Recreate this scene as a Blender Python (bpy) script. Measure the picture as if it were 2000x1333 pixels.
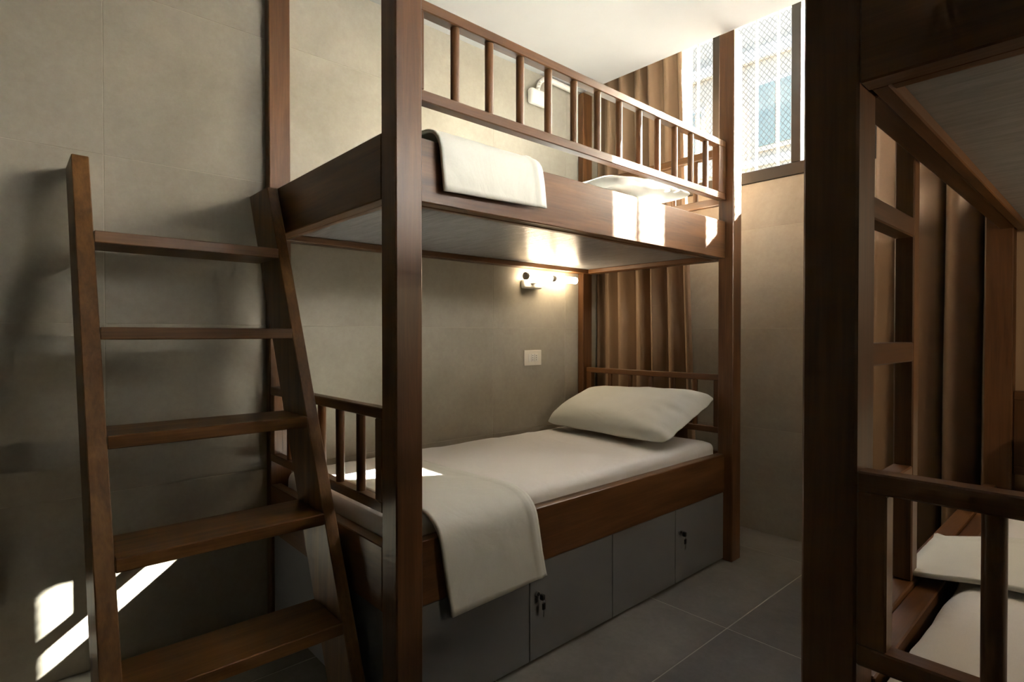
import bpy, bmesh, math, random
from mathutils import Vector, Matrix, noise
random.seed(7)
sc = bpy.context.scene
for o in list(bpy.data.objects):
    bpy.data.objects.remove(o, do_unlink=True)
COL = sc.collection

# ---------------------------------------------------------------- camera
cam_d = bpy.data.cameras.new('camera')
cam = bpy.data.objects.new('camera', cam_d)
COL.objects.link(cam)
cam_d.sensor_width = 36.0
cam_d.lens = 36.0 * 1100 / 2000
cam_d.clip_start = 0.02
YAW = math.atan(1220 / 1100)          # forward direction, left of +Y
PITCH = math.atan(12 / 1100)
cam.location = (0, 0, 1.2)
cam.rotation_euler = (math.pi / 2 - PITCH, 0, YAW)
sc.camera = cam

# ---------------------------------------------------------------- world, sun, exposure
SUN = Vector((-0.58, -1.0, -0.72)).normalized()
world = bpy.data.worlds.new('sky')
sc.world = world
world.use_nodes = True
nt = world.node_tree
nt.nodes.clear()
sky = nt.nodes.new('ShaderNodeTexSky')
sky.sky_type = 'NISHITA'
sky.sun_disc = False
sky.sun_elevation = math.asin(-SUN.z)
sky.sun_rotation = math.atan2(-SUN.x, -SUN.y)
sky.air_density = 1.0
sky.dust_density = 4.0
bg = nt.nodes.new('ShaderNodeBackground')
bg.inputs['Strength'].default_value = 0.48
out = nt.nodes.new('ShaderNodeOutputWorld')
nt.links.new(sky.outputs[0], bg.inputs[0])
nt.links.new(bg.outputs[0], out.inputs[0])

sun_d = bpy.data.lights.new('sun', 'SUN')
sun_d.energy = 28.0
sun_d.color = (1.0, 0.935, 0.86)
sun_d.angle = math.radians(0.53)
sun = bpy.data.objects.new('sun', sun_d)
COL.objects.link(sun)
sun.rotation_euler = SUN.to_track_quat('-Z', 'Y').to_euler()
sun.location = (3, 9, 8)

vs = sc.view_settings
vs.view_transform = 'Standard'
vs.look = 'None'
vs.gamma = 1.0
vs.use_curve_mapping = False
vs.exposure = 3.12
sc.cycles.max_bounces = 8
sc.cycles.diffuse_bounces = 5
sc.cycles.transparent_max_bounces = 8
sc.cycles.glossy_bounces = 3
sc.cycles.adaptive_threshold = 0.03
sc.cycles.sample_clamp_indirect = 6.0
sc.cycles.use_denoising = True

# ---------------------------------------------------------------- materials
def new_mat(name):
    m = bpy.data.materials.new(name)
    m.use_nodes = True
    n = m.node_tree
    b = n.nodes['Principled BSDF']
    return m, n, b

def add(n, t, **kw):
    x = n.nodes.new(t)
    for k, v in kw.items():
        if k in x.inputs:
            x.inputs[k].default_value = v
        else:
            setattr(x, k, v)
    return x

def coords(n, scale, rnd=True):
    tc = n.nodes.new('ShaderNodeTexCoord')
    mp = n.nodes.new('ShaderNodeMapping')
    mp.inputs['Scale'].default_value = scale
    if rnd:
        oi = n.nodes.new('ShaderNodeObjectInfo')
        ml = add(n, 'ShaderNodeMath', operation='MULTIPLY')
        ml.inputs[1].default_value = 17.0
        va = add(n, 'ShaderNodeVectorMath', operation='ADD')
        n.links.new(oi.outputs['Random'], ml.inputs[0])
        n.links.new(tc.outputs['Object'], va.inputs[0])
        n.links.new(ml.outputs[0], va.inputs[1])
        n.links.new(va.outputs[0], mp.inputs['Vector'])
    else:
        n.links.new(tc.outputs['Object'], mp.inputs['Vector'])
    return mp

def ramp(n, fac, stops):
    r = n.nodes.new('ShaderNodeValToRGB')
    e = r.color_ramp.elements
    while len(e) < len(stops):
        e.new(0.5)
    for i, (p, c) in enumerate(stops):
        e[i].position = p
        e[i].color = (*c, 1)
    n.links.new(fac, r.inputs[0])
    return r

def bump(n, b, h, strength, dist):
    bp = add(n, 'ShaderNodeBump', Strength=strength, Distance=dist)
    n.links.new(h, bp.inputs['Height'])
    n.links.new(bp.outputs[0], b.inputs['Normal'])

def wood(name, axis, dark=(0.043, 0.0175, 0.0056), mid=(0.103, 0.0435, 0.0140), light=(0.175, 0.078, 0.027), rough=0.38):
    m, n, b = new_mat(name)
    s = [22.0, 22.0, 22.0]; s[axis] = 1.6
    mp = coords(n, s)
    n1 = add(n, 'ShaderNodeTexNoise', Scale=1.0, Detail=5.0, Roughness=0.6, Distortion=0.6)
    n.links.new(mp.outputs[0], n1.inputs['Vector'])
    s2 = [3.2, 3.2, 3.2]; s2[axis] = 0.9
    mp2 = coords(n, s2)
    n2 = add(n, 'ShaderNodeTexNoise', Scale=1.0, Detail=3.0, Roughness=0.5)
    n.links.new(mp2.outputs[0], n2.inputs['Vector'])
    s3 = [150.0, 150.0, 150.0]; s3[axis] = 5.0
    mp3 = coords(n, s3)
    n3 = add(n, 'ShaderNodeTexNoise', Scale=1.0, Detail=2.0)
    n.links.new(mp3.outputs[0], n3.inputs['Vector'])
    a = add(n, 'ShaderNodeMath', operation='MULTIPLY_ADD'); a.inputs[1].default_value = 0.55
    n.links.new(n1.outputs['Fac'], a.inputs[0])
    a2 = add(n, 'ShaderNodeMath', operation='MULTIPLY'); a2.inputs[1].default_value = 0.45
    n.links.new(n2.outputs['Fac'], a2.inputs[0])
    n.links.new(a2.outputs[0], a.inputs[2])
    g = add(n, 'ShaderNodeMath', operation='MULTIPLY_ADD'); g.inputs[1].default_value = 0.16
    n.links.new(n3.outputs['Fac'], g.inputs[0])
    g2 = add(n, 'ShaderNodeMath', operation='SUBTRACT'); g2.inputs[1].default_value = 0.08
    n.links.new(a.outputs[0], g2.inputs[0]); n.links.new(g2.outputs[0], g.inputs[2])
    r = ramp(n, g.outputs[0], [(0.32, dark), (0.50, mid), (0.68, light)])
    n.links.new(r.outputs[0], b.inputs['Base Color'])
    b.inputs['Roughness'].default_value = rough
    b.inputs['Specular IOR Level'].default_value = 0.45
    bump(n, b, n3.outputs['Fac'], 0.12, 0.002)
    return m

WOOD = [wood('stained_wood_x', 0), wood('stained_wood_y', 1), wood('stained_wood_z', 2)]
LWOOD = [wood('ladder_wood_%s' % 'xyz'[i], i, (0.050, 0.0215, 0.0058), (0.138, 0.0615, 0.0165), (0.235, 0.112, 0.032), 0.42) for i in range(3)]

def tile_mat(name, c0, c1, c2, rough):
    m, n, b = new_mat(name)
    mp = coords(n, (1, 1, 1))
    n1 = add(n, 'ShaderNodeTexNoise', Scale=2.2, Detail=8.0, Roughness=0.62, Distortion=0.4)
    n2 = add(n, 'ShaderNodeTexNoise', Scale=38.0, Detail=6.0, Roughness=0.7)
    for q in (n1, n2):
        n.links.new(mp.outputs[0], q.inputs['Vector'])
    a2 = add(n, 'ShaderNodeMath', operation='MULTIPLY'); a2.inputs[1].default_value = 0.3
    n.links.new(n2.outputs['Fac'], a2.inputs[0])
    a = add(n, 'ShaderNodeMath', operation='MULTIPLY_ADD'); a.inputs[1].default_value = 0.7
    n.links.new(n1.outputs['Fac'], a.inputs[0])
    n.links.new(a2.outputs[0], a.inputs[2])
    r = ramp(n, a.outputs[0], [(0.34, c0), (0.5, c1), (0.66, c2)])
    n.links.new(r.outputs[0], b.inputs['Base Color'])
    b.inputs['Roughness'].default_value = rough
    b.inputs['Specular IOR Level'].default_value = 0.35
    bump(n, b, n2.outputs['Fac'], 0.08, 0.002)
    return m

WALL_TILE = tile_mat('wall_tile_concrete', (0.288, 0.266, 0.214), (0.337, 0.313, 0.256), (0.392, 0.366, 0.303), 0.5)
FLOOR_TILE = tile_mat('floor_tile_concrete', (0.14, 0.134, 0.118), (0.178, 0.171, 0.152), (0.225, 0.217, 0.195), 0.40)

def plain(name, col, rough=0.5, metal=0.0, spec=0.5, nscale=0, namp=0.1):
    m, n, b = new_mat(name)
    b.inputs['Roughness'].default_value = rough
    b.inputs['Metallic'].default_value = metal
    b.inputs['Specular IOR Level'].default_value = spec
    mp = coords(n, (1, 1, 1))
    n1 = add(n, 'ShaderNodeTexNoise', Scale=nscale or 6.0, Detail=4.0)
    n.links.new(mp.outputs[0], n1.inputs['Vector'])
    lo = tuple(c * (1 - namp) for c in col); hi = tuple(min(1, c * (1 + namp)) for c in col)
    r = ramp(n, n1.outputs['Fac'], [(0.3, lo), (0.7, hi)])
    n.links.new(r.outputs[0], b.inputs['Base Color'])
    return m

GROUT = plain('grout', (0.40, 0.365, 0.295), 0.8)
GROUT_F = plain('floor_grout', (0.46, 0.44, 0.38), 0.8)
PLASTER = plain('white_plaster', (0.46, 0.46, 0.457), 0.7, namp=0.015)
LOCKER = plain('grey_laminate', (0.158, 0.165, 0.172), 0.42, namp=0.04)
LOCKER_IN = plain('dark_laminate', (0.02, 0.02, 0.02), 0.7)
FRAME = plain('dark_bronze_metal', (0.045, 0.043, 0.038), 0.35, 0.3)
WHITE_PL = plain('white_plastic', (0.72, 0.70, 0.65), 0.35, namp=0.02)
CREAM_PL = plain('cream_plastic', (0.70, 0.66, 0.57), 0.35, namp=0.02)
DARK_PL = plain('black_plastic', (0.012, 0.012, 0.012), 0.4)
STEEL = plain('steel', (0.45, 0.44, 0.42), 0.3, 1.0)
GREY_MET = plain('grey_metal_ring', (0.36, 0.345, 0.32), 0.5, 0.0)
BAR_W = plain('white_painted_bar', (0.78, 0.76, 0.72), 0.5)
WIRE = plain('mesh_wire', (0.025, 0.024, 0.022), 0.5, 0.2)
FACADE = plain('facade_plaster', (0.18, 0.152, 0.118), 0.9, nscale=1.2, namp=0.12)
FACADE_T = plain('facade_trim', (0.27, 0.245, 0.21), 0.9)
SHUTTER = plain('teal_shutter', (0.058, 0.078, 0.070), 0.6)
GROUND = plain('yard_concrete', (0.42, 0.40, 0.36), 0.9, nscale=1.5)

# brushed grey paint on the underside of the upper bunks
UNDER, n, b = new_mat('brushed_grey_paint')
mp = coords(n, (4.0, 26.0, 1.0))
nz = add(n, 'ShaderNodeTexNoise', Scale=1.6, Detail=6.0, Roughness=0.65, Distortion=0.8)
n.links.new(mp.outputs[0], nz.inputs['Vector'])
r = ramp(n, nz.outputs['Fac'], [(0.3, (0.245, 0.25, 0.255)), (0.7, (0.33, 0.335, 0.34))])
n.links.new(r.outputs[0], b.inputs['Base Color'])
b.inputs['Roughness'].default_value = 0.27
bump(n, b, nz.outputs['Fac'], 0.55, 0.006)

def fabric(name, col, weave=900.0, fold=0.0, trans=0.0, sheen=0.1, fs=7.0):
    m, n, b = new_mat(name)
    b.inputs['Base Color'].default_value = (*col, 1)
    b.inputs['Roughness'].default_value = 0.48
    b.inputs['Specular IOR Level'].default_value = 0.2
    b.inputs['Sheen Weight'].default_value = sheen
    mp = coords(n, (1, 1, 1))
    n1 = add(n, 'ShaderNodeTexNoise', Scale=fs, Detail=4.0, Roughness=0.5, Distortion=1.6)
    n2 = add(n, 'ShaderNodeTexNoise', Scale=weave, Detail=1.0)
    for q in (n1, n2):
        n.links.new(mp.outputs[0], q.inputs['Vector'])
    hi = tuple(min(1, c * 1.05) for c in col); lo = tuple(c * 0.94 for c in col)
    r = ramp(n, n2.outputs['Fac'], [(0.3, lo), (0.7, hi)])
    n.links.new(r.outputs[0], b.inputs['Base Color'])
    if fold:
        pp = add(n, 'ShaderNodeMath', operation='SUBTRACT'); pp.inputs[1].default_value = 0.5
        ab = add(n, 'ShaderNodeMath', operation='ABSOLUTE')
        pw = add(n, 'ShaderNodeMath', operation='POWER'); pw.inputs[1].default_value = 1.0
        n.links.new(n1.outputs['Fac'], pp.inputs[0]); n.links.new(pp.outputs[0], ab.inputs[0]); n.links.new(ab.outputs[0], pw.inputs[0])
        bump(n, b, pw.outputs[0], 0.38, fold)
    if trans:
        o = n.nodes['Material Output']
        tr = add(n, 'ShaderNodeBsdfTranslucent')
        tr.inputs['Color'].default_value = (*[min(1, c * 1.5) for c in col], 1)
        mx = add(n, 'ShaderNodeMixShader'); mx.inputs[0].default_value = trans
        n.links.new(b.outputs[0], mx.inputs[1]); n.links.new(tr.outputs[0], mx.inputs[2])
        n.links.new(mx.outputs[0], o.inputs['Surface'])
    return m

SHEET = fabric('white_bed_sheet', (0.69, 0.685, 0.665), fold=0.016, fs=2.6)
LINEN = fabric('pale_sage_linen', (0.60, 0.615, 0.565), fold=0.018, fs=3.0)
CURT = fabric('taupe_curtain', (0.315, 0.205, 0.122), weave=600.0, fold=0.004, trans=0.06, fs=3.0)

# lit tubes
def lit(name, strength):
    m, n, b = new_mat(name)
    b.inputs['Base Color'].default_value = (0.9, 0.88, 0.82, 1)
    b.inputs['Emission Color'].default_value = (1.0, 0.78, 0.52, 1)
    b.inputs['Emission Strength'].default_value = strength
    return m
TUBE = lit('lamp_tube_lit', 4.8)

# window glass: clear, faint reflection
GLASS, n, b = new_mat('window_glass')
o_ = n.nodes['Material Output']
trn = add(n, 'ShaderNodeBsdfTransparent'); trn.inputs[0].default_value = (0.94, 0.96, 0.95, 1)
gl = add(n, 'ShaderNodeBsdfGlossy', Roughness=0.02)
mx = add(n, 'ShaderNodeMixShader'); mx.inputs[0].default_value = 0.05
n.links.new(trn.outputs[0], mx.inputs[1]); n.links.new(gl.outputs[0], mx.inputs[2])
n.links.new(mx.outputs[0], o_.inputs['Surface'])

# frosted glass of the added side window: scatters the daylight that falls on it
FROST, n, b = new_mat('added_frosted_glass')
o_ = n.nodes['Material Output']
trl = add(n, 'ShaderNodeBsdfTranslucent'); trl.inputs[0].default_value = (0.92, 0.92, 0.90, 1)
gl = add(n, 'ShaderNodeBsdfGlossy', Roughness=0.3)
mx = add(n, 'ShaderNodeMixShader'); mx.inputs[0].default_value = 0.06
n.links.new(trl.outputs[0], mx.inputs[1]); n.links.new(gl.outputs[0], mx.inputs[2])
n.links.new(mx.outputs[0], o_.inputs['Surface'])

# ---------------------------------------------------------------- helpers
def link(o, parent=None):
    COL.objects.link(o)
    if parent is not None:
        o.parent = parent
    return o

def tag(o, label=None, cat=None, group=None, kind=None):
    if label: o['label'] = label
    if cat: o['category'] = cat
    if group: o['group'] = group
    if kind: o['kind'] = kind
    return o

def empty(name, loc, label, cat, group=None):
    o = bpy.data.objects.new(name, None)
    o.empty_display_size = 0.1
    o.location = loc
    link(o)
    return tag(o, label, cat, group)

def finish(name, bm, mat, parent=None, smooth=False, off=None):
    if off is not None:
        bmesh.ops.translate(bm, verts=bm.verts, vec=-Vector(off))
    me = bpy.data.meshes.new(name)
    bm.to_mesh(me); bm.free()
    me.materials.append(mat)
    if smooth:
        for p in me.polygons: p.use_smooth = True
    o = bpy.data.objects.new(name, me)
    return link(o, parent)

def add_box(bm, x0, x1, y0, y1, z0, z1, bev=0.0, seg=1):
    if x0 > x1: x0, x1 = x1, x0
    vs_ = [bm.verts.new(p) for p in ((x0,y0,z0),(x1,y0,z0),(x1,y1,z0),(x0,y1,z0),(x0,y0,z1),(x1,y0,z1),(x1,y1,z1),(x0,y1,z1))]
    fs = [bm.faces.new([vs_[i] for i in f]) for f in ((3,2,1,0),(4,5,6,7),(0,1,5,4),(1,2,6,5),(2,3,7,6),(3,0,4,7))]
    if bev:
        es = {e for f in fs for e in f.edges}
        bmesh.ops.bevel(bm, geom=list(es), offset=bev, segments=seg, affect='EDGES', profile=0.5)

def root_off(parent):
    """world offset of a thing's (or sub-part's) origin"""
    p = parent; off = Vector((0, 0, 0))
    while p is not None:
        off += p.location; p = p.parent
    return off

def box(name, x0, x1, y0, y1, z0, z1, mat, parent=None, bev=0.003, seg=1, centre=False):
    bm = bmesh.new()
    add_box(bm, x0, x1, y0, y1, z0, z1, bev, seg)
    return finish(name, bm, mat, parent, off=root_off(parent))

def add_cyl(bm, p0, p1, r0, r1=None, seg=16, caps=True):
    r1 = r0 if r1 is None else r1
    p0 = Vector(p0); p1 = Vector(p1)
    q = (p1 - p0).to_track_quat('Z', 'Y').to_matrix()
    a = []; c = []
    for i in range(seg):
        t = 2 * math.pi * i / seg
        d = q @ Vector((math.cos(t), math.sin(t), 0))
        a.append(bm.verts.new(p0 + d * r0)); c.append(bm.verts.new(p1 + d * r1))
    for i in range(seg):
        j = (i + 1) % seg
        bm.faces.new((a[i], a[j], c[j], c[i]))
    if caps:
        bm.faces.new(a[::-1]); bm.faces.new(c)

def shade_auto(o, ang=0.6):
    me = o.data
    bm = bmesh.new(); bm.from_mesh(me)
    for f in bm.faces: f.smooth = True
    for e in bm.edges:
        if len(e.link_faces) == 2 and e.calc_face_angle(0) > ang:
            e.smooth = False
    bm.to_mesh(me); bm.free()

def cyl(name, p0, p1, r, mat, parent=None, r1=None, seg=16):
    bm = bmesh.new()
    add_cyl(bm, p0, p1, r, r1, seg)
    o = finish(name, bm, mat, parent, off=root_off(parent))
    shade_auto(o)
    return o

def grid_mesh(name, rows, mat, parent=None, solid=0.0, off=None, closed=False):
    """rows: list of equal-length lists of points"""
    bm = bmesh.new()
    V = [[bm.verts.new(p) for p in r_] for r_ in rows]
    for i in range(len(V) - 1):
        for j in range(len(V[0]) - 1):
            bm.faces.new((V[i][j], V[i][j+1], V[i+1][j+1], V[i+1][j]))
    bmesh.ops.recalc_face_normals(bm, faces=bm.faces)
    if solid:
        bmesh.ops.solidify(bm, geom=bm.faces[:], thickness=solid)
    o = finish(name, bm, mat, parent, smooth=True, off=off if off is not None else root_off(parent))
    return o

def nz3(x, y, z, s=1.0):
    return noise.noise(Vector((x * s, y * s, z * s)))

# ---------------------------------------------------------------- the room
XW, XR_W = -2.495, 0.735        # left wall, right wall
YF_W, YW = -1.7, 3.423          # wall behind the camera, window wall
ZC = 2.817                      # ceiling
TZ = 0.612                      # tile module

def struct(name, bm, mat):
    o = finish(name, bm, mat)
    o['kind'] = 'structure'
    return o

# floor
bm = bmesh.new(); add_box(bm, XW - 0.2, XR_W + 0.2, YF_W - 0.2, YW + 0.2, -0.15, -0.0008)
floor = struct('floor', bm, GROUT_F)
FT = 0.928
xs = [-1.112 + FT * k for k in range(-2, 3)]
ys = [2.185 + FT * k for k in range(-5, 3)]
def clampr(a, b, lo, hi): return max(a, lo), min(b, hi)
for i in range(len(xs) - 1):
    for j in range(len(ys) - 1):
        x0, x1 = clampr(xs[i] + .0022, xs[i+1] - .0022, XW, XR_W)
        y0, y1 = clampr(ys[j] + .0022, ys[j+1] - .0022, YF_W, YW)
        if x1 - x0 > .03 and y1 - y0 > .03:
            box('tile', x0, x1, y0, y1, -0.004, 0.0, FLOOR_TILE, floor, bev=0.0008)

# left wall
bm = bmesh.new(); add_box(bm, XW - 0.2, XW - 0.001, YF_W - 0.2, YW + 0.4, -0.15, 3.4)
wall_left = struct('wall_left', bm, GROUT)
TY = 0.611
ysl = [0.270 + TY * k for k in range(-4, 7)]
zsl = [0.015, 0.628, 1.240, 1.848, 2.460, 3.072, 3.4]
for j in range(len(ysl) - 1):
    for k in range(len(zsl) - 1):
        y0, y1 = clampr(ysl[j] + .0013, ysl[j+1] - .0013, YF_W, YW)
        z0, z1 = clampr(zsl[k] + .0013 if k else 0.001, zsl[k+1] - .0013, 0.001, 3.299)
        if y1 - y0 > .03 and z1 - z0 > .03:
            box('tile', XW - 0.004, XW, y0, y1, z0, z1, WALL_TILE, wall_left, bev=0.0008)

# window wall (opening for the ribbon window)
WX0, WX1, WZ0, WZ1 = -2.115, 0.60, 2.13, 3.22
bm = bmesh.new()
add_box(bm, XW - 0.2, XR_W + 0.2, YW + .001, YW + 0.2, -0.15, WZ0)
add_box(bm, XW - 0.2, XR_W + 0.2, YW + .001, YW + 0.2, WZ1, 3.4)
add_box(bm, XW - 0.2, WX0, YW + .001, YW + 0.2, WZ0, WZ1)
add_box(bm, WX1, XR_W + 0.2, YW + .001, YW + 0.2, WZ0, WZ1)
wall_back = struct('wall_back', bm, GROUT)
xsb = [XW + 0.16 + TY * k for k in range(-1, 7)]
for i in range(len(xsb) - 1):
    for k in range(len(zsl) - 1):
        x0, x1 = clampr(xsb[i] + .0013, xsb[i+1] - .0013, XW, XR_W)
        z0, z1 = clampr(zsl[k] + .0013 if k else 0.001, zsl[k+1] - .0013, 0.001, WZ0)
        if x1 - x0 > .03 and z1 - z0 > .03:
            box('tile', x0, x1, YW, YW + .004, z0, z1, WALL_TILE, wall_back, bev=0.0008)
for k in (3, 4):
    z0, z1 = clampr(zsl[k] + .0013, zsl[k+1] - .0013, WZ0, 3.299)
    box('tile', XW, WX0, YW, YW + .004, z0, z1, WALL_TILE, wall_back, bev=0.0008)

# right wall, wall behind the camera
RY0, RY1, RZ0, RZ1 = 1.12, 2.98, 1.81, 2.44      # added unseen window over the upper right bunk, brings in soft fill light
bm = bmesh.new()
add_box(bm, XR_W, XR_W + 0.2, YF_W - 0.2, RY0, -0.15, 3.4)
add_box(bm, XR_W, XR_W + 0.2, RY1, YW + 0.4, -0.15, 3.4)
add_box(bm, XR_W, XR_W + 0.2, RY0, RY1, -0.15, RZ0)
add_box(bm, XR_W, XR_W + 0.2, RY0, RY1, RZ1, 3.4)
struct('wall_right', bm, PLASTER)
bm = bmesh.new(); add_box(bm, XR_W + .10, XR_W + .16, RY0, RY1, RZ0, RZ0 + .05, bev=.003)
added_win = struct('added_fill_window', bm, FRAME)
box('frame_rail', XR_W + .10, XR_W + .16, RY0, RY1, RZ1 - .05, RZ1, FRAME, added_win)
for ya in (RY0, (RY0 + RY1) / 2 - .025, RY1 - .05):
    box('frame_jamb', XR_W + .10, XR_W + .16, ya, ya + .05, RZ0 + .05, RZ1 - .05, FRAME, added_win)
for ya, yb in ((RY0 + .05, (RY0 + RY1) / 2 - .025), ((RY0 + RY1) / 2 + .025, RY1 - .05)):
    box('added_frosted_pane', XR_W + .128, XR_W + .132, ya, yb, RZ0 + .05, RZ1 - .05, FROST, added_win, bev=0)
bm = bmesh.new(); add_box(bm, XW - 0.2, XR_W + 0.2, YF_W - 0.2, YF_W, -0.15, 3.4)
struct('wall_front', bm, WALL_TILE)

# dropped ceiling with its edge in front of the curtain recess
CE = 2.882
bm = bmesh.new(); add_box(bm, XW - 0.004, XR_W, YF_W, CE, ZC, 3.3, bev=0.003)
struct('ceiling', bm, PLASTER)
bm = bmesh.new(); add_box(bm, XW - 0.2, XR_W + 0.2, YF_W - 0.2, YW + 0.2, 3.3, 3.5)
struct('trim_1', bm, PLASTER)

# window: frame, mullions, panes
bm = bmesh.new(); add_box(bm, WX0, WX1, YW - .012, YW + .075, WZ0, WZ0 + 0.075, bev=0.004)
win = struct('window_1', bm, FRAME)
box('frame_rail', WX0, WX1, YW + .005, YW + .075, WZ1 - 0.05, WZ1, FRAME, win)
box('frame_jamb', WX0, WX0 + .04, YW + .005, YW + .075, WZ0 + .075, WZ1 - .05, FRAME, win)
box('frame_jamb', WX1 - .05, WX1, YW + .005, YW + .075, WZ0 + .075, WZ1 - .05, FRAME, win)
mull = [-1.826, -1.334, -0.874, -0.38, 0.11]
for mxx in mull:
    hw = .09 if abs(mxx + .874) < .01 else .027
    box('mullion', mxx - hw, mxx + hw, YW - .006, YW + .07, WZ0 + .075, WZ1 - .05, FRAME, win)
edges = [WX0 + .04] + [v for mxx in mull for v in ((mxx - .09, mxx + .09) if abs(mxx + .874) < .01 else (mxx - .027, mxx + .027))] + [WX1 - .05]
for i in range(0, len(edges), 2):
    box('pane', edges[i] - .004, edges[i+1] + .004, YW + .034, YW + .040, WZ0 + .07, WZ1 - .045, GLASS, win, bev=0)

# ---------------------------------------------------------------- outside: grille, wire mesh, neighbour house, yard
GY = 3.645
gr = empty('security_grille', (-1.5, GY, 2.0), 'white bar grille with diamond wire mesh outside the high window', 'grille')
k = -5
while True:
    xb = -1.514 + 0.1365 * k
    if xb > 0.75: break
    box('bar', xb - .007, xb + .007, GY - .045, GY - .031, 2.03, 3.34, BAR_W, gr, bev=0.002)
    k += 1
for zb in (2.03, 3.325):
    box('cross_rail', -2.25, 0.78, GY - .031, GY - .015, zb, zb + .03, BAR_W, gr, bev=0.002)
bm = bmesh.new()
def wire_seg(bm, a, c, r_):
    a = Vector(a); c = Vector(c); d = (c - a).normalized()
    s = d.cross(Vector((0, 1, 0))).normalized() * r_
    t = Vector((0, r_, 0))
    va = [bm.verts.new(a + o_) for o_ in (s, t, -s, -t)]
    vc = [bm.verts.new(c + o_) for o_ in (s, t, -s, -t)]
    for i in range(4):
        bm.faces.new((va[i], va[(i+1) % 4], vc[(i+1) % 4], vc[i]))
mx0, mx1, mz0, mz1 = -2.3, 0.8, 2.0, 3.36
pitch_x, slope = 0.034, 1.25
H_ = mz1 - mz0
x = mx0 - H_ / slope
while x < mx1:
    for sgn in (1, -1):
        # line z = mz0 + slope*(X - x)   (sgn 1)  or   z = mz1 - slope*(X - x)
        xa, xc = max(x, mx0), min(x + H_ / slope, mx1)
        if xc - xa > 0.01:
            za, zc_ = slope * (xa - x), slope * (xc - x)
            if sgn > 0: wire_seg(bm, (xa, GY, mz0 + za), (xc, GY, mz0 + zc_), 0.0019)
            else: wire_seg(bm, (xa, GY + .003, mz1 - za), (xc, GY + .003, mz1 - zc_), 0.0019)
    x += pitch_x
wm = finish('wire_mesh', bm, WIRE, gr, off=root_off(gr)); wm['kind'] = 'stuff'

bm = bmesh.new(); add_box(bm, -14, 10, YW + 0.21, 22, -0.5, -0.2)
struct('floor_yard', bm, GROUND)
hb = empty('neighbour_house', (-6, 8, -0.2), 'pale beige plastered house seen through the high window mesh', 'building')
box('wall', -13, -2.3, 8.0, 12.0, -0.2, 6.6, FACADE, hb, bev=0)
box('cornice', -13.1, -2.2, 7.82, 12.1, 6.6, 6.8, FACADE_T, hb, bev=0.01)
box('string_course', -13, -2.3, 7.93, 8.0, 5.10, 5.26, FACADE_T, hb, bev=0)
box('string_course', -13, -2.3, 7.95, 8.0, 3.60, 3.70, FACADE_T, hb, bev=0)
for (a, c, z0, z1) in ((-3.60, -3.12, 3.86, 4.72), (-4.86, -4.50, 3.98, 4.62), (-6.3, -5.8, 3.86, 4.72), (-3.60, -3.12, 1.0, 2.6), (-4.86, -4.4, 1.0, 2.6)):
    w_ = box('window', a - .06, c + .06, 7.96, 8.0, z0 - .06, z1 + .06, FACADE_T, hb, bev=0.005)
    mid = (a + c) / 2
    box('shutter', a, mid - .015, 7.935, 7.96, z0, z1, SHUTTER, w_, bev=0.004)
    box('shutter', mid + .015, c, 7.935, 7.96, z0, z1, SHUTTER, w_, bev=0.004)

# ---------------------------------------------------------------- bunk beds
def guard(kind_axis, a0, a1, d0, d1, zb0, zb1, zt0, zt1, spin, parent, X, stile=0.042, stile_end=None):
    """kind_axis 0: guard runs across the bed (lx a0..a1, ly d0..d1); 1: along it (ly a0..a1, lx d0..d1)"""
    def B(nm, p0, p1, z0, z1, m, par):
        if kind_axis == 0: return box(nm, X(p0), X(p1), Y(d0), Y(d1), z0, z1, m, par)
        return box(nm, X(d0), X(d1), Y(p0), Y(p1), z0, z1, m, par)
    Y = X.Y
    wm_ = WOOD[0] if kind_axis == 0 else WOOD[1]
    top = B('guard_rail', a0, a1, zt0, zt1, wm_, parent)
    B('lower_rail', a0, a1, zb0, zb1, wm_, top)
    se = stile_end or stile
    B('stile', a0, a0 + stile, zb1, zt0, WOOD[2], top)
    B('stile', a1 - se, a1, zb1, zt0, WOOD[2], top)
    dm = (d0 + d1) / 2
    for s in spin:
        p = (X(s), Y(dm)) if kind_axis == 0 else (X(dm), Y(s))
        cyl('spindle', (p[0], p[1], zb1 - .004), (p[0], p[1], zt0 + .004), 0.0148, WOOD[2], top)
    return top

class Map:
    def __init__(s, xo, yo, sg): s.xo, s.yo, s.sg = xo, yo, sg
    def __call__(s, lx): return s.xo + s.sg * lx
    def Y(s, ly): return s.yo + ly

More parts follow.
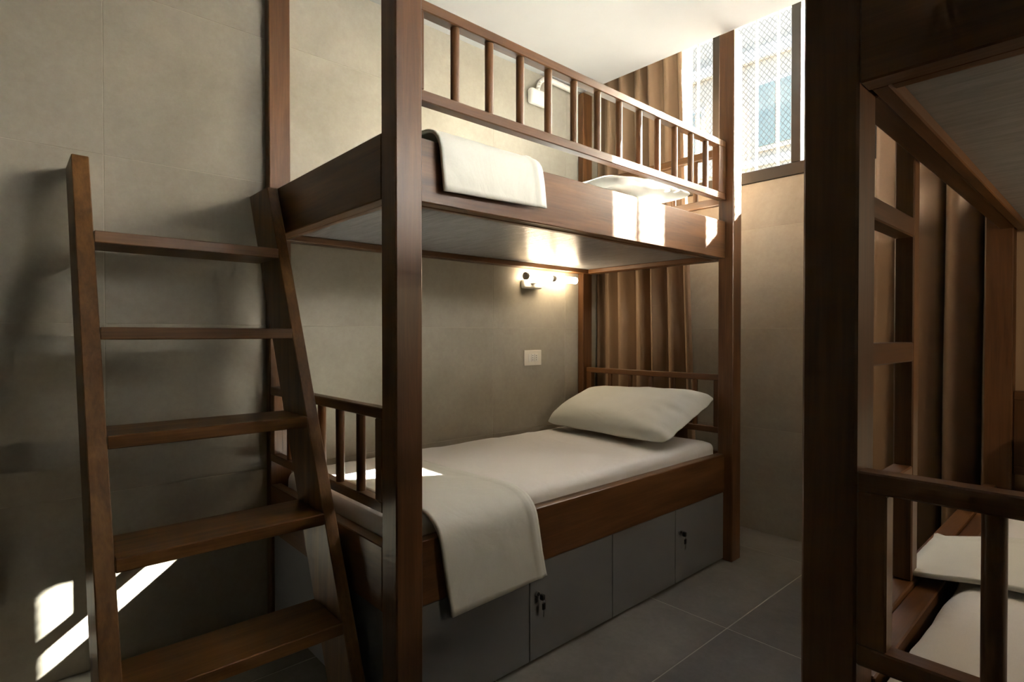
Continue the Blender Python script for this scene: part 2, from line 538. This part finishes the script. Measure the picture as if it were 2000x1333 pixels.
def bunk(xo, yo, sg, label, right=False, L=2.095):
    X = Map(xo, yo, sg); Y = X.Y
    e = empty('bunk_bed', (xo + sg * 0.54, yo + 1.05, 0), label, 'bunk bed', 'wooden bunk beds in the dorm')
    def B(nm, l0, l1, y0, y1, z0, z1, ax, bev=0.003, mat=None):
        return box(nm, X(l0), X(l1), Y(y0), Y(y1), z0, z1, mat or WOOD[ax], e, bev=bev)
    for (l0, l1) in ((0, .084), (1.028, 1.0755)):
        for (y0, y1) in ((0, .09), (L - 0.09, L)):
            B('post', l0, l1, y0, y1, 0.0, 2.795, 2, bev=0.004)
    # lower bed frame
    B('side_rail', .043, .088, .09, L - 0.09, .365, .61 if right else .567, 1)
    B('wall_rail', 1.030, 1.072, .09, L - 0.09, .365, .567, 1)
    B('foot_board', .084, 1.028, 0.0, .045, .37, .567, 0)
    B('head_board', .084, 1.028, L - 0.045, L, .37, .567, 0)
    B('bed_base', .088, 1.03, .045, L - 0.045, .40, .425, 1, mat=UNDER)
    guard(0, .084, 1.028, 0.0, .038, .667, .700, .948, .981, [.252, .403, .551, .70, .85], e, X)
    guard(0, .084, 1.028, L - 0.06, L - 0.022, .667, .700, .952, .985, [.245, .385, .535, .688, .843], e, X)
    # upper bed frame
    B('side_rail', .043, .088, .09, L - 0.09, 1.605, 1.800, 1)
    B('wall_rail', 1.0295, 1.072, .09, L - 0.09, 1.602, 1.800, 1)
    B('foot_board', .084, 1.028, 0.0, .045, 1.602, 1.798, 0)
    B('head_board', .084, 1.028, L - 0.045, L, 1.602, 1.798, 0)
    B('ledger', .088, .115, .045, L - 0.045, 1.603, 1.630, 1)
    B('ledger', 1.003, 1.0295, .045, L - 0.045, 1.603, 1.630, 1)
    B('ledger', .115, 1.003, .045, .072, 1.603, 1.630, 0)
    B('ledger', .115, 1.003, L - 0.072, L - 0.045, 1.603, 1.630, 0)
    B('bunk_base', .088, 1.0295, .045, L - 0.045, 1.630, 1.648, 1, bev=0, mat=UNDER)
    g0 = .61 if right else .09
    sp = [.255 + .1432 * k for k in range(12)]
    guard(1, g0, L - 0.09, .043, .083, 1.912, 1.947, 2.187, 2.221, [s for s in sp if g0 + .08 < s < L - .2], e, X, stile=.036, stile_end=.07)
    guard(0, .084, 1.028, L - 0.06, L - 0.022, 1.900, 1.940, 2.165, 2.206, [.245, .385, .535, .688, .843], e, X)
    if right:
        B('ladder_upright', 0.0, .040, .56, .607, .62, 1.80, 2)
        for zt in (1.473, 1.183, .893):
            B('rung', 0.0, .040, .09, .56, zt - .045, zt, 1)
        B('outer_rail', -.002, .0425, .09, L - 0.09, .42, .62, 1)
    return e

bl = bunk(-1.4163, .831, -1, 'wooden bunk bed against the left tiled wall, lit lamp over its lower bed')
br = bunk(-.384, 1.02, 1, 'dark wooden bunk bed at the right edge with built-in ladder rungs', right=True, L=1.91)
br.rotation_euler.z = 0.0077
br.location.x -= 0.0081

# ---------------------------------------------------------------- lockers under the beds
def lockers(xo, yo, sg, label, keys):
    X = Map(xo, yo, sg); Y = X.Y
    e = empty('under_bed_locker', (xo + sg * .5, yo + 1.05, 0), label, 'locker', 'grey locker blocks under the bunks')
    box('body', X(.068), X(1.02), Y(.034), Y(2.0), 0.012, .360, LOCKER_IN, e)
    box('plinth', X(.075), X(1.0), Y(.04), Y(1.99), 0.0, .012, LOCKER_IN, e, bev=0)
    box('end_panel', X(.086), X(1.026), Y(.014), Y(.032), .012, .366, LOCKER, e, bev=0.001)
    seams = [.092, .576, 1.058, 1.538, 2.003]
    doors = []
    for i in range(4):
        d = box('door', X(.048), X(.066), Y(seams[i] + .0018), Y(seams[i+1] - .0018), .012, .362, LOCKER, e, bev=0.0012)
        if i in (1, 3):
            yk = Y(seams[i] + .036)
            cyl('cam_lock', (X(.049), yk, .252), (X(.040), yk, .252), .010, STEEL, d)
            cyl('lock_plug', (X(.041), yk, .252), (X(.0385), yk, .252), .007, DARK_PL, d)
        doors.append(d)
    return e
lk = lockers(-1.4163, .831, -1, 'grey under-bed locker block with keys in two doors, left bunk', True)

def key_set(x, y, z, label):
    """two keys: one in the lock, one hanging from the ring"""
    e = empty('key_set', (x, y, z), label, 'keys', 'keys hanging on the locker doors')
    box('key_bow', x + .006, x + .024, y - .004, y + .012, z - .017, z + .004, DARK_PL, e, bev=0.004, seg=2)
    bm = bmesh.new()
    for i in range(18):
        t0, t1 = 2 * math.pi * i / 18, 2 * math.pi * (i + 1) / 18
        c = Vector((x + .017, y + .010, z - .022)); r_ = .010
        add_cyl(bm, c + Vector((0, math.cos(t0) * r_, math.sin(t0) * r_)), c + Vector((0, math.cos(t1) * r_, math.sin(t1) * r_)), .0009, seg=6, caps=False)
    finish('key_ring', bm, STEEL, e, off=root_off(e))
    box('hanging_bow', x + .012, x + .019, y + .004, y + .019, z - .055, z - .029, DARK_PL, e, bev=0.003, seg=2)
    box('key_blade', x + .014, x + .0165, y + .009, y + .014, z - .080, z - .055, STEEL, e, bev=0.0005)
    return e
key_set(-1.4163 - .0385, .831 + .576 + .036, .252, 'black-headed keys on the locker door below the draped sheet')
key_set(-1.4163 - .0385, .831 + 1.538 + .036, .252, 'black-headed keys on the locker door nearest the rear post')

# ---------------------------------------------------------------- bedding
def soft_block(name, x0, x1, y0, y1, z0, z1, r, mat, label, cat, group=None, amp=.004, n=34, crease=True, seed=0.0):
    bm = bmesh.new()
    bmesh.ops.create_cube(bm, size=2.0)
    bmesh.ops.subdivide_edges(bm, edges=bm.edges[:], cuts=n, use_grid_fill=True)
    c = Vector(((x0+x1)/2, (y0+y1)/2, (z0+z1)/2)); h = Vector(((x1-x0)/2, (y1-y0)/2, (z1-z0)/2))
    for v in bm.verts:
        p = Vector((v.co.x * h.x, v.co.y * h.y, v.co.z * h.z))
        q = Vector([max(-h[i] + r, min(h[i] - r, p[i])) for i in range(3)])
        d = p - q
        if d.length > 1e-9: p = q + d.normalized() * r
        w = c + p
        k = nz3(w.x, w.y, w.z + seed, 3.1) * amp + nz3(w.x, w.y * .8, w.z + seed, 9.0) * amp * .5
        side = max(0.0, min(1.0, (r * 1.6 - (h.x - abs(p.x))) / (r * 1.6)))
        k += side * nz3(w.x * .3, w.y * 1.4, w.z * 1.2 + seed, 9.0) * amp * 2.0
        nrm = d.normalized() if d.length > 1e-9 else Vector((0, 0, 1))
        if z1 - w.z > (z1 - z0) * .9: k = 0
        v.co = w + nrm * k
    loc = Vector((c.x, c.y, z0))
    o = finish(name, bm, mat, None, smooth=True, off=loc)
    o.location = loc
    return tag(o, label, cat, group)

soft_block('mattress', -2.425, -1.512, .885, 2.845, .428, .628, .045, SHEET, 'white-sheeted mattress on the lower left bunk', 'mattress', 'mattresses on the bunks')
soft_block('mattress', -2.425, -1.512, .885, 2.845, 1.651, 1.828, .045, SHEET, 'white-sheeted mattress on the upper left bunk behind the spindle guard', 'mattress', 'mattresses on the bunks', seed=4.0)
soft_block('mattress', -.288, .62, 1.075, 2.86, .428, .632, .06, SHEET, 'white-sheeted mattress on the lower right bunk', 'mattress', 'mattresses on the bunks', seed=9.0)

def pillow(name, FL, FR, BL, BR, th, mat, label, group, n=30, seed=0.0, ear=.05):
    FL, FR, BL, BR = map(Vector, (FL, FR, BL, BR))
    nrm = ((FR - FL).cross(BL - FL)).normalized()
    if nrm.z < 0: nrm = -nrm
    def pt(i, j, s):
        u, v = i / n, j / n
        a, c = 2*u - 1, 2*v - 1
        # pulled-in sides, pointed corners
        pin = 0.03
        a2 = a * (1 - pin * (1 - c*c)) * (1 - .055 * (a*a*c*c) ** 3); c2 = c * (1 - pin * 1.5 * (1 - a*a)) * (1 - .09 * (a*a*c*c) ** 3)
        uu, vv = (a2 + 1)/2, (c2 + 1)/2
        p = (FL*(1-uu)*(1-vv) + FR*uu*(1-vv) + BL*(1-uu)*vv + BR*uu*vv)
        f = max(0, (1 - abs(a)**4.0)) ** .5 * max(0, (1 - abs(c)**3.0)) ** .5
        k = nz3(p.x, p.y, p.z + seed, 5.0) * .012 + nz3(p.x, p.y, p.z + seed, 14.0) * .005
        edge = max(abs(a), abs(c))
        wob = nz3(a * 3, c * 3, seed + 3) * .012 * max(0, edge - .8) * 5
        k += max(0, a - .45) * 1.6 * (nz3(a * 2.0, c * 6.5, seed + 1.7) * .020)
        thick = th * f
        return p + nrm * (s * thick + (k * min(1, f * 2) if s > 0 else 0) + wob + .004 * s)
    bm = bmesh.new()
    n_ = n
    T = [[bm.verts.new(pt(i, j, 1)) for j in range(n+1)] for i in range(n+1)]
    U_ = [[bm.verts.new(pt(i, j, -.45)) for j in range(n+1)] for i in range(n+1)]
    for i in range(n):
        for j in range(n):
            bm.faces.new((T[i][j], T[i+1][j], T[i+1][j+1], T[i][j+1]))
            bm.faces.new((U_[i][j], U_[i][j+1], U_[i+1][j+1], U_[i+1][j]))
    for i in range(n):
        bm.faces.new((T[i][0], U_[i][0], U_[i+1][0], T[i+1][0]))
        bm.faces.new((T[i+1][n], U_[i+1][n], U_[i][n], T[i][n]))
        bm.faces.new((T[0][i+1], U_[0][i+1], U_[0][i], T[0][i]))
        bm.faces.new((T[n][i], U_[n][i], U_[n][i+1], T[n][i+1]))
    bmesh.ops.recalc_face_normals(bm, faces=bm.faces)
    loc = (FL + FR + BL + BR) / 4; loc.z = min(FL.z, FR.z)
    o = finish(name, bm, mat, None, smooth=True, off=loc)
    o.location = loc
    return tag(o, label, 'pillow', group)

G_P = 'pillows at the bunk heads'
pillow('pillow', (-2.42, 2.44, .665), (-1.52, 2.37, .668), (-2.33, 2.79, .850), (-1.48, 2.815, .872), .094, LINEN, 'pale pillow propped on the headboard of the lower left bunk', G_P)
pillow('pillow', (-2.36, 2.04, 1.875), (-1.555, 2.02, 1.875), (-2.34, 2.72, 1.955), (-1.56, 2.72, 1.945), .085, LINEN, 'pale pillow on the upper left bunk below the window', G_P, seed=5.0)
pillow('pillow', (-.24, 2.40, .668), (.56, 2.38, .668), (-.26, 2.80, .86), (.55, 2.81, .87), .075, LINEN, 'pale pillow on the lower right bunk at the picture edge', G_P, seed=8.0)

def draped(name, path, y_in, y_out, mat, label, group, sg=1, nx=46, ny=40, amp=.004, seed=0.0, thick=.010):
    """path: (x,z) polyline from the bed towards the drop; y_in/y_out: (y0,y1) ranges at its start and end"""
    P = [Vector((p[0], 0, p[1])) for p in path]
    # smooth resample
    L = [0]
    for a, c in zip(P, P[1:]): L.append(L[-1] + (c - a).length)
    def at(s):
        s *= L[-1]
        for i in range(len(P) - 1):
            if s <= L[i+1] + 1e-9:
                t = (s - L[i]) / (L[i+1] - L[i])
                return P[i].lerp(P[i+1], t)
        return P[-1]
    pts = [at(i / nx) for i in range(nx + 1)]
    for _ in range(2):
        pts = [pts[0]] + [(pts[i-1] + pts[i]*2 + pts[i+1]) / 4 for i in range(1, nx)] + [pts[-1]]
    rows = []
    for i, p in enumerate(pts):
        t = i / nx
        tng = (pts[min(nx, i+1)] - pts[max(0, i-1)]).normalized()
        nr = Vector((-tng.z, 0, tng.x))
        if nr.z < 0 and abs(nr.z) > abs(nr.x): nr = -nr
        if abs(nr.x) > abs(nr.z) and nr.x * sg < 0: nr = -nr
        y0 = y_in[0] + (y_out[0] - y_in[0]) * t ** 2
        y1 = y_in[1] + (y_out[1] - y_in[1]) * t ** 2
        row = []
        for j in range(ny + 1):
            v = j / ny
            y = y0 + (y1 - y0) * v
            k = (abs(nz3(p.x, y, p.z + seed, 5.0)) + abs(nz3(p.x, y, p.z + seed, 13.0)) * .5) * amp * (0.4 + t)
            fold = .006 * t * math.exp(-((v - .93) / .02) ** 2)
            w = p + nr * (k + fold); w.y = y
            if i == nx: w.z += .012 * (v - .3) * (1 if True else 0)
            row.append(w)
        rows.append(row)
    loc = Vector((path[len(path)//2][0], (y_in[0] + y_in[1]) / 2, min(p[1] for p in path)))
    o = grid_mesh(name, rows, mat, None, solid=-thick, off=loc)
    o.location = loc
    return tag(o, label, 'folded sheet', group)

G_S = 'folded sheets laid across the mattresses'
draped('folded_sheet', [(-2.08, .641), (-1.60, .641), (-1.535, .639), (-1.485, .622), (-1.452, .592), (-1.443, .56), (-1.440, .45), (-1.436, .318)], (.955, 1.36), (1.035, 1.458), LINEN, 'pale folded sheet hanging over the lower left bunk rail onto the lockers', G_S)
draped('folded_sheet', [(-2.08, 1.841), (-1.60, 1.841), (-1.535, 1.840), (-1.485, 1.838), (-1.455, 1.815), (-1.444, 1.79), (-1.441, 1.72), (-1.438, 1.648)], (.975, 1.42), (1.01, 1.456), LINEN, 'pale folded sheet hanging over the upper left bunk side rail', G_S, seed=3.0)
draped('folded_sheet', [(.50, .647), (-.16, .647), (-.23, .646), (-.285, .637), (-.330, .631), (-.372, .628)], (1.64, 2.13), (1.585, 1.93), LINEN, 'pale folded sheet across the lower right bunk with its corner on the rail', G_S, sg=-1, seed=6.0)

# ---------------------------------------------------------------- ladder leaning on the left wall
ld = empty('ladder', (-1.95, .48, 0), 'five-step wooden ladder leaning on the left tiled wall', 'ladder')
def fx(z): return -2.275 + .442 * (1.778 - z)
def plank(name, y0, y1):
    bm = bmesh.new()
    pts = [(fx(0) - .212, 0), (fx(0), 0), (fx(1.778), 1.778), (fx(1.778) - .212, 1.778)]
    a = [bm.verts.new((p[0], y0, p[1])) for p in pts]; c = [bm.verts.new((p[0], y1, p[1])) for p in pts]
    bm.faces.new(a[::-1]) ; bm.faces.new(c)
    for i in range(4):
        bm.faces.new((a[i], a[(i+1) % 4], c[(i+1) % 4], c[i]))
    bmesh.ops.recalc_face_normals(bm, faces=bm.faces)
    bmesh.ops.bevel(bm, geom=bm.edges[:], offset=.0025, segments=1, affect='EDGES')
    return finish(name, bm, LWOOD[2], ld, off=root_off(ld))
plank('stile', .162, .208)
plank('stile', .765, .806)
for zt in (1.523, 1.223, .922, .622, .318):
    box('tread', fx(zt) - .205, fx(zt) + .012, .208, .765, zt - .037, zt, LWOOD[1], ld, bev=.0025)

# ---------------------------------------------------------------- wall lamps
def wall_lamp(y0, z, label, tm, group, tilt=0.0, xw=XW, sg=1):
    e = empty('wall_lamp', (xw, y0 + .08, z - .04), label, 'wall lamp', group)
    off = root_off(e)
    bm = bmesh.new(); add_box(bm, xw + sg * .001, xw + sg * .045, y0 + .015, y0 + .165, z - .068, z - .014, bev=.012, seg=3)
    o = finish('base', bm, WHITE_PL, e, off=off); shade_auto(o)
    def seg_(nm, a, c, r_, m, rr=None):
        bm = bmesh.new()
        d = Matrix.Rotation(tilt, 3, 'X')
        A = Vector((xw + sg * .072, y0, z)) + d @ Vector((0, a, 0)); C_ = Vector((xw + sg * .072, y0, z)) + d @ Vector((0, c, 0))
        add_cyl(bm, A, C_, r_, seg=24)
        es = [e_ for e_ in bm.edges if len(e_.link_faces) == 2 and e_.calc_face_angle(0) > 1.0]
        bmesh.ops.bevel(bm, geom=es, offset=min(.012, r_ * .6) if rr is None else rr, segments=4, affect='EDGES')
        q = finish(nm, bm, m, e, off=off); shade_auto(q)
        return q
    seg_('end_cap', -.012, .006, .022, GREY_MET, .003)
    seg_('tube', .006, .205, .0225, tm, .004)
    seg_('joint_ring', .203, .245, .019, GREY_MET, .003)
    seg_('tube', .243, .435, .021, tm)
    box('neck', xw + sg * .028, xw + sg * .066, y0 + .055, y0 + .10, z - .04, z - .016, WHITE_PL, e)
    return e
G_L = 'tube reading lamps on the walls'
wall_lamp(2.300, 1.549, 'lit white tube lamp on the wall above the lower left pillow', TUBE, G_L)
wall_lamp(1.75, 1.50, 'added fill tube lamp on the right wall inside the lower right bunk, out of view', lit('added_fill_tube_right', 9.0), G_L, xw=XR_W, sg=-1)  # out-of-view lamp added to brighten the lower right bunk
# upper lamp, switched off, its head swung up on the arm
e = empty('wall_lamp', (XW, 2.44, 2.64), 'unlit white reading lamp on the wall above the upper left bunk', 'wall lamp', G_L)
off = root_off(e)
bm = bmesh.new(); add_box(bm, XW + .001, XW + .05, 2.365, 2.515, 2.605, 2.70, bev=.022, seg=4)
o = finish('base', bm, WHITE_PL, e, off=off); shade_auto(o)
bm = bmesh.new()
arc = [Vector((XW + .03, 2.435 + .10 * (1 - math.cos(t)), 2.69 + .10 * math.sin(t))) for t in [i * math.pi / 2 / 8 for i in range(9)]]
for a, c in zip(arc, arc[1:]): add_cyl(bm, a, c + (c - a) * .1, .013, seg=12)
finish('arm', bm, WHITE_PL, e, smooth=True, off=off)
bm = bmesh.new(); add_cyl(bm, (XW + .03, 2.53, 2.79), (XW + .03, 2.74, 2.785), .017, seg=20)
o = finish('tube', bm, WHITE_PL, e, off=off); shade_auto(o)

# ---------------------------------------------------------------- power outlet
e = empty('power_outlet', (XW, 2.416, 1.058), 'cream three-module power outlet on the wall beside the pillow', 'outlet')
box('plate', XW + .0005, XW + .009, 2.344, 2.489, 1.012, 1.106, CREAM_PL, e, bev=.003, seg=2)
for i, (ya, yb) in enumerate(((2.376, 2.396), (2.398, 2.425), (2.427, 2.458))):
    md = box('module', XW + .008, XW + .0115, ya, yb, 1.036, 1.083, WHITE_PL, e, bev=.001)
    if i:
        for dz in (-.013, 0, .013):
            cyl('socket_hole', (XW + .0112, (ya+yb)/2, 1.0595 + dz), (XW + .0120, (ya+yb)/2, 1.0595 + dz), .0028, DARK_PL, md, seg=10)

# ---------------------------------------------------------------- curtains
def curtain(label, x_top, x_bot, folds, yc, depth, z0=.03, z1=3.14, seed=0.0, mid=None, per=24, nz_=44):
    """x_top/x_bot: (left,right) at rail and hem; mid: optional (z, left, right) control"""
    rnd = random.Random(seed)
    n = folds * per
    ws = [rnd.uniform(.55, 1.6) for _ in range(folds)]
    tot = sum(ws)
    am = [rnd.uniform(.55, 1.15) for _ in range(folds)]
    cum = [0]
    for w in ws: cum.append(cum[-1] + w / tot)
    rows = []
    for k in range(nz_ + 1):
        z = z0 + (z1 - z0) * k / nz_
        tz = k / nz_
        if mid:
            zs_, l_, r_ = zip(*([(z0, *x_bot)] + list(mid) + [(z1, *x_top)]))
            for q in range(len(zs_) - 1):
                if z <= zs_[q+1] + 1e-6:
                    f = (z - zs_[q]) / (zs_[q+1] - zs_[q]); f = f * f * (3 - 2 * f)
                    xl = l_[q] + (l_[q+1] - l_[q]) * f; xr = r_[q] + (r_[q+1] - r_[q]) * f
                    break
        else:
            xl = x_bot[0] + (x_top[0] - x_bot[0]) * tz; xr = x_bot[1] + (x_top[1] - x_bot[1]) * tz
        crease = .0025 * math.exp(-((z - 1.36) / .012) ** 2)
        row = []
        for i in range(n + 1):
            f = min(folds - 1, i // per); ph = (i - f * per) / per
            if i == n: f, ph = folds - 1, 1.0
            u = cum[f] + (cum[f+1] - cum[f]) * ph
            # gathered pleat: out to the room, then tucked back
            a = 2 * math.pi * ph
            yy = -math.cos(a) * .5 * depth * am[f] + .14 * depth * math.sin(2 * a)
            sh = math.sin(a) * .13 * (cum[f+1] - cum[f]) * (xr - xl)
            x_ = xl + (xr - xl) * u + sh + .008 * nz3(u * 6, z * .8, seed)
            y_ = yc + yy * (1.0 - .25 * tz) + .012 * nz3(u * 5 + 9, z * .7, seed) + crease
            row.append(Vector((x_, y_, z)))
        rows.append(row)
    loc = Vector(((x_top[0] + x_top[1]) / 2, yc, z0))
    o = grid_mesh('curtain', rows, CURT, None, solid=.0016, off=loc)
    o.location = loc
    return tag(o, label, 'curtain', 'taupe curtains at the window wall')

curtain('taupe pleated curtain behind the head of the left bunk', (-2.487, -1.850), (-2.487, -1.74), 6, 3.08, .17, seed=11, z1=3.24)
curtain('wide taupe pleated curtain behind the right bunk', (-.80, .66), (-.835, .68), 8, 3.08, .18, seed=41, z1=3.24)
box_ = box('curtain_track', XW + .01, XR_W - .01, 3.045, 3.065, 3.242, 3.299, WHITE_PL, None, bev=.002)
tag(box_, 'slim white curtain track in the ceiling recess above the window', 'curtain track')
